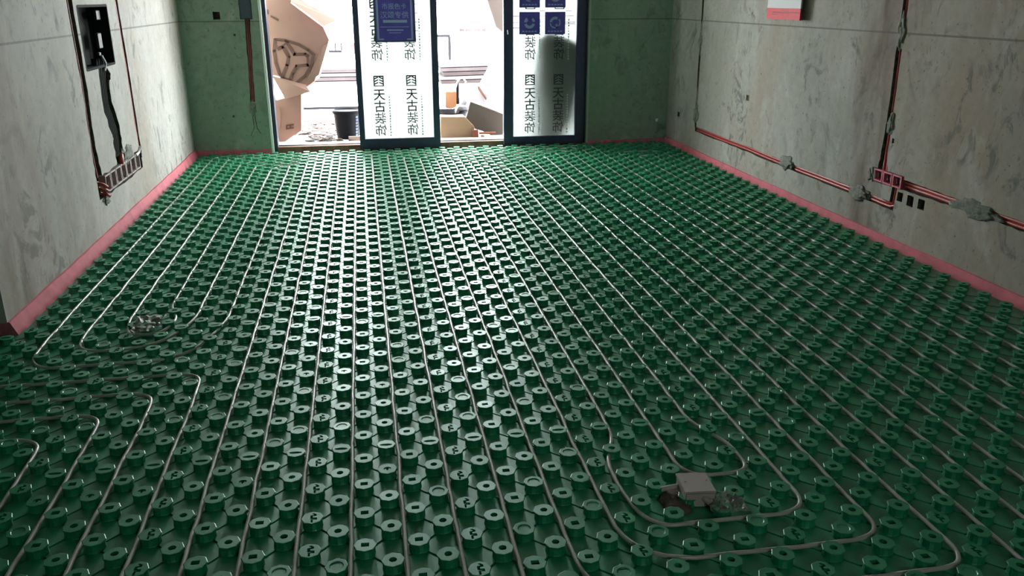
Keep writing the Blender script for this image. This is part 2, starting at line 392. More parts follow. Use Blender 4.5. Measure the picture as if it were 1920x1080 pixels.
# --- pink edge strip (foam) around the walls
def edge_strip(name, x0, x1, y0, y1, top, side, foot=0.15):
    """thin upright foam strip whose top edge wanders"""
    bm = bmesh.new(); n = 46; L = []
    for i in range(n+1):
        t = i/n; x, y = x0+(x1-x0)*t, y0+(y1-y0)*t
        h = top + 0.10*noise.noise(Vector((i*0.37, 1.3, top))); w0 = 0.10*noise.noise(Vector((i*0.5, 9.1, 0)))
        nx, ny = side
        L.append([bm.verts.new(P(x, y, FL-0.3)), bm.verts.new(P(x, y, h)), bm.verts.new(P(x+nx*(0.13+abs(w0)), y+ny*(0.13+abs(w0)), h-0.02)), bm.verts.new(P(x+nx*foot, y+ny*foot, FL-0.3))])
    for a, b in zip(L, L[1:]):
        for j in range(4): bm.faces.new((a[j], b[j], b[(j+1) % 4], a[(j+1) % 4]))
    bm.faces.new(L[0]); bm.faces.new(list(reversed(L[-1])))
    bmesh.ops.recalc_face_normals(bm, faces=bm.faces)
    return struct(link(name, bm, M['pink']))
edge_strip('baseboard_left', XL+0.01, XL+0.01, HY, YF-0.05, 0.46, (1, 0), 0.62)
edge_strip('baseboard_right', XR-0.01, XR-0.01, YB, YF-0.05, 0.36, (-1, 0), 0.3)
edge_strip('baseboard_far', XL+0.2, OX0-0.3, YF-0.01, YF-0.01, 0.30, (0, -1))
edge_strip('baseboard_far', OX1+0.3, XR-0.2, YF-0.01, YF-0.01, 0.16, (0, -1))
edge_strip('baseboard_hall', HX+0.1, XL, HY-0.01, HY-0.01, 0.45, (0, -1))
# --- door sill
bm = bmesh.new(); box(bm, OX0, OX1, YF+0.62, YF+1.0, FL-0.3, 0.36)
struct(link('trim_1', bm, M['sillred']), 'red brown step under the sliding door')
bm = bmesh.new(); box(bm, OX0, OX1, YF+1.0, YF+4.2, FL-0.3, 0.40); bevel(bm, 0.003, 1)
struct(link('trim_2', bm, M['sill']), 'pale sill of the sliding door')
bm = bmesh.new(); hexa(bm, [P(-11.5, YF-0.12, -0.3), P(-11.22, YF-0.12, -0.3), P(-11.22, YF, -0.3), P(-11.5, YF, -0.3), P(-11.55, YF-0.12, DH), P(-11.24, YF-0.12, DH), P(-11.24, YF, DH), P(-11.55, YF, DH)])
struct(link('trim_3', bm, M['whitebead']), 'white plastic corner bead left of the sliding door')
bm = bmesh.new(); box(bm, 31.42, 31.68, YF-0.12, YF, -0.3, DH)
struct(link('trim_4', bm, mat('dull_grey_bead', (0.30, 0.34, 0.30), 0.6)), 'grey corner bead right of the sliding door')
# --- sliding door: outer frame + two leaves
bm = bmesh.new()
box(bm, OX0+0.02, -10.72, YF+0.5, YF+2.4, -0.1, DH); box(bm, 30.75, OX1-0.02, YF+0.5, YF+2.4, -0.1, DH)
box(bm, -10.72, 30.75, YF+0.5, YF+2.4, DH-0.8, DH)
for yy in (YF+1.2, YF+1.65): box(bm, -10.72, 30.75, yy, yy+0.1, 0.40, 0.48)
bevel(bm, 0.002, 1)
struct(link('door_1', bm, M['frameblue']), 'dark frame and tracks of the sliding door')
def leaf(x0, x1, gx0, gx1, yy, gz0, label):
    e = empty('sliding_door_leaf', P((x0+x1)/2, yy, -0.1), label, 'door leaf')
    bm = bmesh.new()
    d = 0.62
    box(bm, x0, gx0, yy, yy+d, -0.12, DH-0.9); box(bm, gx1, x1, yy, yy+d, -0.12, DH-0.9)
    box(bm, gx0, gx1, yy, yy+d, -0.12, gz0); box(bm, gx0, gx1, yy, yy+d, DH-2.0, DH-0.9)
    bevel(bm, 0.003, 2)
    link('leaf_frame', bm, M['darkmetal'], e)
    bm = bmesh.new(); quad_bm(bm, [P(gx0-0.02, yy+0.32, gz0-0.02), P(gx1+0.02, yy+0.32, gz0-0.02), P(gx1+0.02, yy+0.32, DH-1.95), P(gx0-0.02, yy+0.32, DH-1.95)])
    g = link('filmed_pane', bm, M['film'], e); g['label'] = 'glass pane covered with milky printed protective film'
    return e
D1 = leaf(0.08, 10.95, 0.80, 10.10, YF-0.05, 1.2, 'closed sliding door leaf with white printed film and one big blue sticker')
D2 = leaf(19.75, 30.9, 21.05, 29.80, YF-0.05, 0.95, 'right hand sliding door leaf with four small blue stickers, partly shaded')
# film printing: mirrored lettering columns
def film_print(parent, xs, yy, base, lean):
    txt = bmesh.new()
    PER = 9.85
    for cx in xs:
        for k in range(3):
            z0 = base + k*PER
            if z0 + 7.8 > DH-2.2: n = 4
            for ch, dz, in (('饰', 0.75), ('装', 2.35), ('古', 3.92), ('天', 5.48)):
                if z0+dz+0.9 > DH-2.2: continue
                b = text_bm(ch, 1.62*U, mirror=(ch in '饰装'), offs=0.0016 if ch in '天古' else 0.0006)
                merge(txt, b, facing(P(cx, yy, z0+dz))); link('printed_character', txt, M['filmtext'], parent); txt = bmesh.new()
            z = z0 + 7.35
            if z+0.8 < DH-2.2:
                txt = bmesh.new()
                # square mark with a wavy light figure in it
                for (u0, u1, v0, v1) in ((-.68, .68, .52, .70), (-.68, .68, -.70, -.58), (-.68, -.52, -.58, .52), (.52, .68, -.58, .52)):
                    box(txt, cx+u0, cx+u1, yy-0.005, yy+0.0, z+v0, z+v1)
                for s in (-1, 1):
                    for q in range(3):
                        zc = z - 0.42 + q*0.34
                        hexa(txt, [P(cx+s*0.05, yy-0.005, zc+0.16), P(cx+s*0.55, yy-0.005, zc-0.06), P(cx+s*0.55, yy, zc-0.06), P(cx+s*0.05, yy, zc+0.16),
                                   P(cx+s*0.05, yy-0.005, zc+0.32), P(cx+s*0.55, yy-0.005, zc+0.12), P(cx+s*0.55, yy, zc+0.12), P(cx+s*0.05, yy, zc+0.32)])
                link('printed_emblem', txt, M['filmtext'], parent); txt = bmesh.new()
            faint = bmesh.new()
            for q in range(15):      # small vertical caption beside the characters
                zc = z0 + 0.1 + q*0.36
                if zc > DH-2.3: break
                box(faint, cx+1.22, cx+1.22+rnd.uniform(.12, .2), yy-0.004, yy, zc, zc+rnd.uniform(.14, .26))
            link('printed_caption', faint, M['filmfaint'], parent)
    txt.free()
film_print(D1, (2.98, 7.28), YF+0.24, 1.45, 0)
film_print(D2, (23.42, 27.40), YF+0.24, 1.25, 0)
# stickers
def big_sticker(parent, x0, x1, z0, z1, yy):
    bm = bmesh.new(); box(bm, x0, x1, yy-0.01, yy, z0, z1, 0)
    box(bm, x0+0.18, x0+0.42, yy-0.016, yy-0.01, z0+0.2, z1-0.2, 1); box(bm, x1-0.42, x1-0.18, yy-0.016, yy-0.01, z0+0.2, z1-0.2, 1)
    box(bm, x0+0.18, x0+1.0, yy-0.016, yy-0.01, z0+0.12, z0+0.30, 1); box(bm, x1-1.0, x1-0.18, yy-0.016, yy-0.01, z0+0.12, z0+0.30, 1)
    for (u, v, z, t) in ((0.6, 4.3, 1.72, 0.07), (1.45, 3.6, 1.28, 0.16), (1.7, 3.3, 0.98, 0.08), (1.0, 4.1, 2.28, 0.34)):
        box(bm, x0+u, x0+v, yy-0.016, yy-0.01, z0+z, z0+z+t, 1)
    for s, z, sz in (('汉颂专供', 3.18, 0.92), ('市报色卡', 4.25, 0.80), ('装饰材料', 5.5, 0.80)):
        merge(bm, text_bm(s, sz*U), facing(P((x0+x1)/2, yy-0.012, z0+z)), 1)
    return link('sticker', bm, [M['blue'], M['stickertext'], M['filmtext']], parent)
s = big_sticker(D1, 2.95, 7.95, 13.88, 21.0, YF+0.235); s['label'] = 'big blue sticker with pale lettering'
bm = bmesh.new()
for u in (2.78, 7.93): box(bm, u, u+0.19, YF+0.225, YF+0.23, 13.75, 21.1)
box(bm, 2.8, 8.1, YF+0.225, YF+0.23, 13.72, 13.90)
for k in range(9):
    u = 2.45 if k % 2 else 8.1; box(bm, u, u+0.35, YF+0.225, YF+0.23, 14.0+k*0.55, 14.08+k*0.55)
link('sticker_border', bm, M['filmtext'], D1)
def small_sticker(parent, x0, z0, wd, ht, kind, yy):
    bm = bmesh.new(); box(bm, x0, x0+wd, yy-0.01, yy, z0, z0+ht, 0)
    cx, cz = x0+wd/2, z0+ht*0.52; R = wd*0.27
    def arc(a0, a1, r0, r1, n=10):
        for i in range(n):
            a, b = a0+(a1-a0)*i/n, a0+(a1-a0)*(i+1)/n
            quad_bm(bm, [P(cx+r0*math.cos(a), yy-0.013, cz+r0*math.sin(a)), P(cx+r1*math.cos(a), yy-0.013, cz+r1*math.sin(a)),
                         P(cx+r1*math.cos(b), yy-0.013, cz+r1*math.sin(b)), P(cx+r0*math.cos(b), yy-0.013, cz+r0*math.sin(b))], 1)
    if kind == 0:
        arc(math.radians(120), math.radians(175), R*0.45, R); arc(math.radians(10), math.radians(55), R*0.6, R); arc(math.radians(195), math.radians(345), R*0.5, R)
    else:
        arc(math.radians(60), math.radians(175), R*0.55, R); arc(math.radians(185), math.radians(400), R*0.78, R); arc(math.radians(280), math.radians(320), R*0.3, R)
    for q in range(5): box(bm, x0+0.4+q*wd*0.15, x0+0.4+q*wd*0.15+wd*0.11, yy-0.014, yy-0.01, z0+0.28, z0+0.46, 1)
    return link('sticker', bm, [M['blue'], M['stickertext']], parent)
for (x, z, k) in ((21.92, 14.55, 0), (25.42, 14.55, 1), (21.92, 17.95, 1), (25.42, 17.95, 0)):
    s = small_sticker(D2, x, z, 2.80, 2.86, k, YF+0.235)
bm = bmesh.new()
for (a, b_, z) in ((21.1, 21.95, 16.85), (24.7, 25.45, 16.85), (28.2, 29.4, 16.85), (21.1, 21.95, 16.0), (24.7, 25.45, 16.1), (28.2, 29.6, 16.05), (28.2, 29.6, 15.85), (21.1, 21.95, 15.35), (28.2, 29.1, 17.5), (24.7, 25.4, 17.5)):
    bm = bmesh.new(); box(bm, a, b_, YF+0.225, YF+0.23, z, z+0.07); link('printed_line', bm, M['filmtext'], D2)
bm = bmesh.new(); tube(bm, [P(20.25, YF-0.02, 15.1), P(20.25, YF-0.3, 15.1), P(20.3, YF-0.3, 14.6)], 0.006)
link('handle', bm, M['whitebead'], D2)

# ================================================================== FLOOR MAT
fm = empty('studded_heating_mat', P(11, 30, FL), 'glossy green studded plastic mat covering the whole floor', 'heating mat')
# rows and columns of the lattice: column c even -> rows k ; odd -> rows k-0.5
def in_floor(c, y):
    if y > YF-0.35 or y < YB+1: return False
    if c > XR-0.55: return False
    if c >= XL+0.45: return True
    return y < HY-0.5 and c > HX+1
lattice = []
for c in range(-45, 43):
    for k in range(-19, 43):
        y = (k if c % 2 == 0 else k-0.5)*RP
        if in_floor(c, y): lattice.append((c, k, y))
def stud_proto(kind):
    """one hollow moulded stud: drum, flanged octagonal cap, opening; in columns, base at z 0"""
    bm = bmesh.new()
    N = 16; H = TOP
    prof = [(0.405, -0.03), (0.385, 0.025), (0.372, H-0.09), (0.385, H-0.07)]
    rings = [[bm.verts.new((r*math.cos(2*math.pi*i/N), r*math.sin(2*math.pi*i/N), z)) for i in range(N)] for r, z in prof]
    for a, b in zip(rings, rings[1:]):
        for i in range(N): bm.faces.new((a[i], a[(i+1) % N], b[(i+1) % N], b[i]))
    O = 8; ro = 0.415
    def oc(r, z): return [bm.verts.new((r*math.cos(math.pi*2*i/N), r*math.sin(math.pi*2*i/N), z)) for i in range(N)]
    def octr(r, i):      # octagonal outline sampled at N points
        a = 2*math.pi*i/N; m_ = (a + math.pi/8) % (math.pi/4) - math.pi/8
        return r*math.cos(math.pi/8)/math.cos(m_)*1.04
    def ring(r, z): return [bm.verts.new((octr(r, i+0.0)*math.cos(2*math.pi*i/N+math.pi/8), octr(r, i)*math.sin(2*math.pi*i/N+math.pi/8), z)) for i in range(N)]
    c0 = ring(ro-0.03, H-0.07); c1 = ring(ro, H-0.045); c2 = ring(ro, H-0.012); c3 = ring(ro-0.02, H)
    off = 1
    for i in range(N): bm.faces.new((rings[-1][(i+off) % N], rings[-1][(i+off+1) % N], c0[(i+1) % N], c0[i]))
    for a, b in ((c0, c1), (c1, c2), (c2, c3)):
        for i in range(N): bm.faces.new((a[i], a[(i+1) % N], b[(i+1) % N], b[i]))
    outer = c3
    def hole(pts, depth):
        depth = min(depth, 0.17)
        v = [bm.verts.new((x, y, H)) for x, y in pts]; u = [bm.verts.new((x, y, H-depth)) for x, y in pts]
        for i in range(len(v)):
            j = (i+1) % len(v); bm.faces.new((v[j], v[i], u[i], u[j]))
        bm.faces.new(u)
        ed = [bm.edges.get((v[i], v[(i+1) % len(v)])) for i in range(len(v))]
        eo = [bm.edges.get((outer[i], outer[(i+1) % N])) for i in range(N)]
        bmesh.ops.triangle_fill(bm, edges=ed+eo, use_beauty=True)
    if kind == 'square': hole([(-.15, -.12), (.15, -.12), (.15, .12), (-.15, .12)], 0.22)
    elif kind == 'round': hole([(.145*math.cos(2*math.pi*i/12), .145*math.sin(2*math.pi*i/12)) for i in range(12)], 0.22)
    elif kind == 'tab': hole([(.16*math.cos(2*math.pi*i/12), .13*math.sin(2*math.pi*i/12) + (-0.05 if i == 9 else 0) + (.13 if i in (8, 10) else 0)) for i in range(12)], 0.18)
    elif kind == 'slot': hole([(-.27, -.09), (-.1, -.15), (.1, -.15), (.27, -.09), (.27, .0), (.1, .05), (-.1, .05), (-.27, .0)], 0.10)
    elif kind == 'lock': hole([(-.06, -.34), (.02, -.34), (.02, -.16), (.18, -.18), (.18, -.02), (.02, .0), (.02, .08), (.16, .10), (.16, .20), (.06, .30), (-.03, .28), (.06, .17), (-.08, .15), (-.08, -.08), (.09, -.10), (-.06, -.12)], 0.16)
    else:
        n2 = [bm.verts.new((.26*math.cos(2*math.pi*i/N+math.pi/8), .26*math.sin(2*math.pi*i/N+math.pi/8), H-0.001)) for i in range(N)]
        n3 = [bm.verts.new((.23*math.cos(2*math.pi*i/N+math.pi/8), .23*math.sin(2*math.pi*i/N+math.pi/8), H-0.028)) for i in range(N)]
        for a, b in ((outer, n2), (n2, n3)):
            for i in range(N): bm.faces.new((a[i], a[(i+1) % N], b[(i+1) % N], b[i]))
        bm.faces.new(n3)
    bmesh.ops.recalc_face_normals(bm, faces=bm.faces)
    for v in bm.verts: v.co *= U
    me = bpy.data.meshes.new('stud'); bm.to_mesh(me); bm.free(); me.materials.append(M['green'])
    return me
KINDS = ('square', 'round', 'tab', 'slot', 'lock', 'disc')
protos = {k: stud_proto(k) for k in KINDS}
pdata = {k: ([v.co.copy() for v in me.vertices], [tuple(p.vertices) for p in me.polygons]) for k, me in protos.items()}
rs = random.Random(11)
def stud_kind(c, k):
    if (c+2) % 6 == 0: return 'lock'
    if c % 2 == 0: return 'disc' if rs.random() < 0.08 else 'square'
    if (k - 4) % 8 == 0: return 'slot'
    r = rs.random()
    return 'disc' if r < 0.2 else ('tab' if r < 0.3 else 'round')
def project(p):
    d = p - CAMC; z = d.dot(fwd)
    return 960+FPX*d.dot(r2)/z, 540+FPX*d.dot(d2)/z, z
cand = []
for i, (c, k, y) in enumerate(lattice):
    if y > -20:
        u, v, z = project(Vector((c, y, 0)))
        if z > 1 and -10 < u < 1930 and v < 1085: cand.append((z, i))
cand.sort(); nearest = set(i for z, i in cand[:100])
verts = []; faces = []
for i, (c, k, y) in enumerate(lattice):
    kind = stud_kind(c, k)
    T = Matrix.Translation(P(c, y, FL)) @ Matrix.Rotation(rs.uniform(-.022, .022), 4, 'X') @ Matrix.Rotation(rs.uniform(-.022, .022), 4, 'Y') @ Matrix.Rotation(math.pi/2*0 + rs.uniform(-.05, .05), 4, 'Z')
    if i in nearest:
        o = bpy.data.objects.new('stud', protos[kind]); col.objects.link(o); o.parent = fm
        o.matrix_parent_inverse = fm.matrix_basis.inverted(); o.matrix_basis = T
    else:
        vs, fs = pdata[kind]; b = len(verts)
        verts += [T @ v for v in vs]; faces += [tuple(j+b for j in f) for f in fs]
me = bpy.data.meshes.new('stud_field'); me.from_pydata(verts, [], faces); me.materials.append(M['green'])
o = bpy.data.objects.new('stud_field', me); col.objects.link(o); o.parent = fm; o.matrix_parent_inverse = fm.matrix_basis.inverted(); o['kind'] = 'stuff'
# sheet with a raised octagonal pad round every stud
bm = bmesh.new()
def plate(x0, x1, y0, y1):
    box(bm, x0, x1, y0, y1, FL-0.35, FL-0.06)
plate(XL+0.5, XR-0.25, HY, YF-0.12); plate(HX+0.1, XR-0.15, YB+0.5, HY)
verts = [v.co.copy() for v in bm.verts]; bm.verts.index_update(); faces = [tuple(v.index for v in f.verts) for f in bm.faces]; bm.free()
for c, k, y in lattice:
    b = len(verts); y0 = P(c, y+RP/2, FL)
    if y+RP/2 > YF-0.9 or (c < XL and y+RP/2 > HY-0.8): continue
    for r, z in ((0.735, -0.07), (0.725, 0.0)):
        for i in range(8):
            a = math.pi/8 + math.pi/4*i; verts.append(y0 + Vector((r*math.cos(a), r*math.sin(a), z))*U)
    for i in range(8): faces.append((b+i, b+(i+1) % 8, b+8+(i+1) % 8, b+8+i))
    faces.append(tuple(b+8+i for i in range(8)))
me = bpy.data.meshes.new('base_sheet'); me.from_pydata(verts, [], faces); me.materials.append(M['green'])
o = bpy.data.objects.new('base_sheet', me); col.objects.link(o); o.parent = fm; o.matrix_parent_inverse = fm.matrix_basis.inverted()

# ================================================================== HEATING PIPES
PZ = -0.20; PR = 0.090
BOT = -14.5
def pipe(pts, label, group=None):
    """pts: (column, stud row, fillet radius in columns)"""
    q = [(p[0], p[1]*RP, p[2] if len(p) > 2 else 0) for p in pts]
    fl = fillet(q, 9); out = []
    for a, b in zip(fl, fl[1:]):
        L = (b-a).length; n = max(1, int(L/1.05))
        for i in range(n): out.append(a + (b-a)*(i/n))
    out.append(fl[-1])
    res = []
    for i, p in enumerate(out):
        wv = 0.035 if 0 < i < len(out)-1 else 0
        dx = wv*noise.noise(Vector((p.x*0.9, p.y*0.45, 3.0)))*2; dy = wv*noise.noise(Vector((p.x*0.5, p.y*0.9, 8.0)))*2
        res.append(P(p.x+dx, p.y+dy, PZ + 0.03*noise.noise(Vector((p.x*1.1, p.y*0.3, 5)))))
    bm = bmesh.new(); tube(bm, res, PR*U, 10)
    return tag(link('heating_pipe', bm, M['pipe'], smooth=True), label, 'pipe', group)
# the long counter-flow loop
pipe([(29.5, BOT), (29.5, 40.25, 2), (3.5, 40.25, 2), (3.5, -4.25, 2), (25.5, -4.25, 2), (25.5, 38.75, 2), (7.5, 38.75, 2), (7.5, -2.25, 3.2), (21.6, -2.25, 1.5), (21.5, 1.5), (21.5, 36.75, 2), (11.5, 36.75, 2),
      (11.5, 3.25, 0.8), (10.5, 2.0, 0.8), (10.5, 0.9, 1), (10.9, -0.25, 2.2), (17.6, -0.25, 1.5), (17.55, 2.2, 2), (17.5, 34.25, 0.9), (15.5, 34.25, 0.9), (15.5, 3.5, 1.0), (16.5, 2.4, 0.8), (16.5, 1.25, 0.9), (13.5, 1.25, 1.8), (13.5, 35.25, 1.6), (19.5, 35.25, 1.6),
      (19.5, 1.6, 2), (19.55, -1.25, 1.5), (9.5, -1.25, 3.0), (9.5, 37.75, 2), (23.5, 37.75, 2), (23.5, -3.25, 2), (5.5, -3.25, 2), (5.5, 39.25, 2), (27.5, 39.25, 2), (27.5, -5.25, 2), (1.5, -5.25, 2), (1.5, 40.25, 0.9), (-0.5, 40.25, 0.9),
      (-0.5, -1.25, 1.1), (-2.5, -1.25, 1.0), (-2.5, 39.75, 1.8), (-16.5, 40.25, 2), (-16.65, 11.4, 1), (-16.2, 10.25, 1.6), (-12.0, 10.25, 2.2), (-10.5, 12.2, 1.6), (-10.5, 36.2, 0.9), (-9.6, 37.2, 0.8), (-8.5, 37.2, 0.8), (-8.45, 12.0, 2), (-9.9, 9.25, 2.6), (-18.3, 9.25, 2.0), (-18.65, 11.0, 1.5),
      (-18.5, 41.1, 2), (31.5, 41.1, 2), (31.5, BOT)], 'grey heating pipe coiled over the middle floor, curving round the white junction box')
pipe([(-4.5, BOT), (-4.5, 38.75, 2), (-14.5, 38.75, 2), (-14.6, 12.6, 1.1), (-14.0, 11.25, 1.2), (-12.2, 11.25, 1.1), (-11.6, 12.4, 0.9), (-12.5, 13.7, 0.7), (-12.5, 37.75, 1.4), (-6.5, 37.75, 1.4), (-6.5, BOT)], 'grey heating pipe hooking round the scrap of clear film near the left wall')
pipe([(HX+2, 8.25), (-8.6, 8.25, 1.5), (-8.5, 6.6, 1.0), (-8.5, BOT)], 'outermost of the grey pipes bending out of the hall at lower left')
pipe([(HX+2, 7.25), (-10.6, 7.25, 1.5), (-10.5, 5.6, 1.0), (-10.5, BOT)], 'grey pipe bending out of the hall, second in from the outermost bend')
pipe([(HX+2, 6.25), (-12.6, 6.25, 1.5), (-12.5, 4.6, 1.0), (-12.5, BOT)], 'grey pipe bending out of the hall, third in from the outermost bend')
pipe([(HX+2, 5.25), (-14.6, 5.25, 1.5), (-14.5, 3.6, 1.0), (-14.5, BOT)], 'innermost grey pipe bend, cut by the left edge of the photo')
pipe([(33.5, BOT), (33.5, 38.25, 2), (39.5, 38.25, 2), (39.5, BOT)], 'grey heating pipe hairpin, the run nearest the right wall')
pipe([(35.5, BOT), (35.5, 36.75, 0.95), (37.5, 36.75, 0.95), (37.5, BOT)], 'narrow grey pipe hairpin nested inside the one nearest the right wall')

# ================================================================== THINGS ON THE FLOOR
e = empty('junction_box', P(13.35, 1.35, FL), 'square off-white plastic junction box standing on the green mat', 'junction box')
bm = bmesh.new(); hexa(bm, [P(12.74, .74, FL), P(13.95, .60, FL), P(14.05, 1.93, FL), P(12.86, 2.1, FL), P(12.74, .73, 0.31), P(13.95, .58, 0.31), P(14.05, 1.95, 0.31), P(12.86, 2.11, 0.31)])
bevel(bm, 0.004, 2); link('body', bm, M['whitebox'], e)
bm = bmesh.new(); hexa(bm, [P(12.70, .69, 0.30), P(13.97, .54, 0.30), P(14.08, 1.97, 0.30), P(12.82, 2.14, 0.30), P(12.70, .69, 0.39), P(13.97, .54, 0.39), P(14.08, 1.97, 0.39), P(12.82, 2.14, 0.39)])
bevel(bm, 0.002, 2); link('lid', bm, M['whitebox'], e)
for px, py in ((12.98, 1.42), (13.88, 1.38)):
    bm = bmesh.new(); tube(bm, [P(px, py, 0.38), P(px, py, 0.40)], 0.0032, 8); link('screw', bm, M['grey'], e)
bm = bmesh.new(); tube(bm, [P(13.55, .66, 0.02), P(13.68, .40, 0.0)], 0.011, 12); link('cable_gland', bm, M['whitebox'], e)
bm = bmesh.new(); tube(bm, [P(12.1, 1.8, -0.1), P(12.4, 1.78, -0.05), P(12.85, 1.75, 0.0)], 0.009, 10); link('cable_gland', bm, M['whitebox'], e)
def lump(bm, c, rx, ry, rz, amp=0.3, sub=3, seed=0.0):
    r = bmesh.ops.create_icosphere(bm, subdivisions=sub, radius=1.0)
    for v in r['verts']:
        n = v.co.normalized(); k = 1 + amp*noise.noise(n*1.8 + Vector((seed, seed*2, 0))) + amp*0.4*noise.noise(n*5 + Vector((seed, 0, 7)))
        v.co = Vector(c) + Vector((n.x*rx*k, n.y*ry*k, n.z*rz*k))
bm = bmesh.new(); lump(bm, P(12.5, 1.15, FL+0.04), 0.05, 0.07, 0.012, 0.4, 3, 3.3); tag(link('mortar_smear', bm, mat('brown_grey_mortar', (0.12, 0.085, 0.07), 0.9, bump=.5, scale=30), smooth=True), 'smear of brownish mortar spilled against the left side of the junction box', 'mortar')
# crumpled film scraps
def crumple(name, c, w_, d_, h_, seed, label):
    bm = bmesh.new(); n = 14
    g = [[bm.verts.new(Vector(c) + Vector(((i/n-.5)*w_*(1+.25*noise.noise(Vector((j*.3, seed, 1)))), (j/n-.5)*d_*(1+.25*noise.noise(Vector((i*.3, seed, 2)))), h_*(0.5+0.5*noise.noise(Vector((i*.45+seed, j*.45, seed))) + .3*noise.noise(Vector((i*.9, j*.9, seed))))))) for j in range(n+1)] for i in range(n+1)]
    for i in range(n):
        for j in range(n): bm.faces.new((g[i][j], g[i+1][j], g[i+1][j+1], g[i][j+1]))
    r = bmesh.ops.solidify(bm, geom=list(bm.faces), thickness=0.0008)
    return tag(link(name, bm, M['plasticbag']), label, 'scrap')
crumple('film_scrap', P(-13.1, 24.9, -0.1), 0.13, 0.24, 0.035, 4.2, 'crumpled scrap of clear film lying on the studs inside the left pipe loop')
crumple('film_scrap', P(14.3, 0.3, -0.2), 0.12, 0.11, 0.03, 9.1, 'small torn piece of clear film beside the junction box')
bm = bmesh.new(); tube(bm, [P(16.35, 2.6, -0.2), P(16.2, 2.65, -0.18), P(16.05, 2.5, -0.2), P(16.1, 2.2, -0.3)], 0.002, 6)
tag(link('cable_tie', bm, M['cable']), 'pale plastic tie at the tip of the innermost pipe bend above the junction box', 'cable tie')

# ================================================================== CONDUITS AND BOXES IN THE WALLS
def cond(pts, r, axis='x', m=None, n=4):
    bm = bmesh.new(); dense = []
    for a, b in zip(pts, pts[1:]):
        for i in range(n): dense.append(Vector(a)*(1-i/n) + Vector(b)*(i/n))
    dense.append(Vector(pts[-1]))
    out = []
    for i, p in enumerate(dense):
        j = noise.noise(p*0.6)*0.05
        out.append(P(p.x, p.y + (j if abs(p.z-dense[max(i-1, 0)].z) > abs(p.y-dense[max(i-1, 0)].y) else 0), p.z + (0 if abs(p.z-dense[max(i-1, 0)].z) > abs(p.y-dense[max(i-1, 0)].y) else j)))
    tube(bm, out, r*U, 10); return bm
RC = XR+0.20
def conduit(bm, label, group=None): return tag(link('conduit', bm, M['red'], smooth=True), label, 'conduit', group)
conduit(cond([(XR+0.28, 77.65, 26), (XR+0.28, 77.65, 8.5), (XR+0.28, 77.45, 3.3)], 0.13), 'thin red conduit running up the right wall close to the far corner')
for dz, nm in ((0.14, 'upper'), (-0.14, 'lower')):
    conduit(cond([(RC+0.08, 77.3, 3.0+dz), (RC+0.06, 61.5, 3.0+dz), (RC+0.05, 52.6, 2.9+dz), (RC+0.05, 39.7, 2.92+dz), (RC+0.05, 34.6-dz, 2.88+dz), (RC+0.05, 34.25+dz, 3.1+dz), (RC+0.06, 34.2+dz, 4.6)], 0.125),
            nm + ' of two low red conduits reaching the right wall socket boxes')
    conduit(cond([(RC+0.06, 33.2, 4.9+dz), (RC+0.05, 27.3, 4.87+dz), (RC+0.05, 19.9, 4.84+dz), (RC+0.05, 4, 4.8+dz), (RC+0.05, -14, 4.8+dz)], 0.14),
            nm + ' of two red conduits from the socket boxes to the right photo edge')
for dy, nm in ((0.16, 'farther'), (-0.16, 'nearer')):
    conduit(cond([(XR+0.3, 36.3+dy, 26), (XR+0.3, 36.3+dy, 14.9), (XR+0.3, 36.2+dy, 9.5), (XR+0.3, 36.2+dy*1.5, 5.4)], 0.135), nm + ' of the two upright red conduits above the right wall socket boxes')
def wallbox(xf, y0, y1, z0, z1, sgn, rim, inner, label, group, name='socket_box'):
    """open flush box: rim frame, four sides and back, sgn points into the wall"""
    e = empty(name, P(xf, (y0+y1)/2, (z0+z1)/2), label, 'socket box', group)
    t = 0.13; d = 0.55*sgn
    bm = bmesh.new()
    for a in ((y0, y1, z0, z0+t), (y0, y1, z1-t, z1), (y0, y0+t, z0+t, z1-t), (y1-t, y1, z0+t, z1-t)):
        x0, x1 = sorted((xf-0.05*sgn, xf+d)); box(bm, x0, x1, *a)
    link('rim', bm, rim, e)
    bm = bmesh.new(); x0, x1 = sorted((xf+d*0.85, xf+d)); box(bm, x0, x1, y0+t, y1-t, z0+t, z1-t)
    for q in (0.3, 0.7):
        yy = y0+(y1-y0)*q; tube(bm, [P(xf+d*0.85, yy, (z0+z1)/2), P(xf+d*0.3, yy+0.1, (z0+z1)/2+0.15), P(xf+d*0.2, yy-0.1, (z0+z1)/2-0.2)], 0.003, 6)
    link('back_plate', bm, inner, e)
    return e
names = ('farthest', 'middle', 'nearest')
for i, y0 in enumerate((36.05, 34.75, 33.45)):
    wallbox(XR, y0, y0+1.2, 4.48, 5.50, 1, M['redbox'], M['boxin'], names[i] + ' of the three pink socket boxes on the right wall', 'socket boxes on the right wall')
lw = ('nearest', 'second', 'third', 'fourth', 'fifth', 'sixth', 'farthest')
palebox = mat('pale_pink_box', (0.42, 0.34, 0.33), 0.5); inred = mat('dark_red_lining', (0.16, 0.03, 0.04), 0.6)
for i in range(7):
    y0 = 48.9 + i*1.72
    wallbox(XL, y0, y0+1.55, 3.35+0.0*i, 4.85, -1, palebox, inred, (lw[i] + ' socket box from the camera in the row low on the left wall'), 'socket boxes on the left wall')
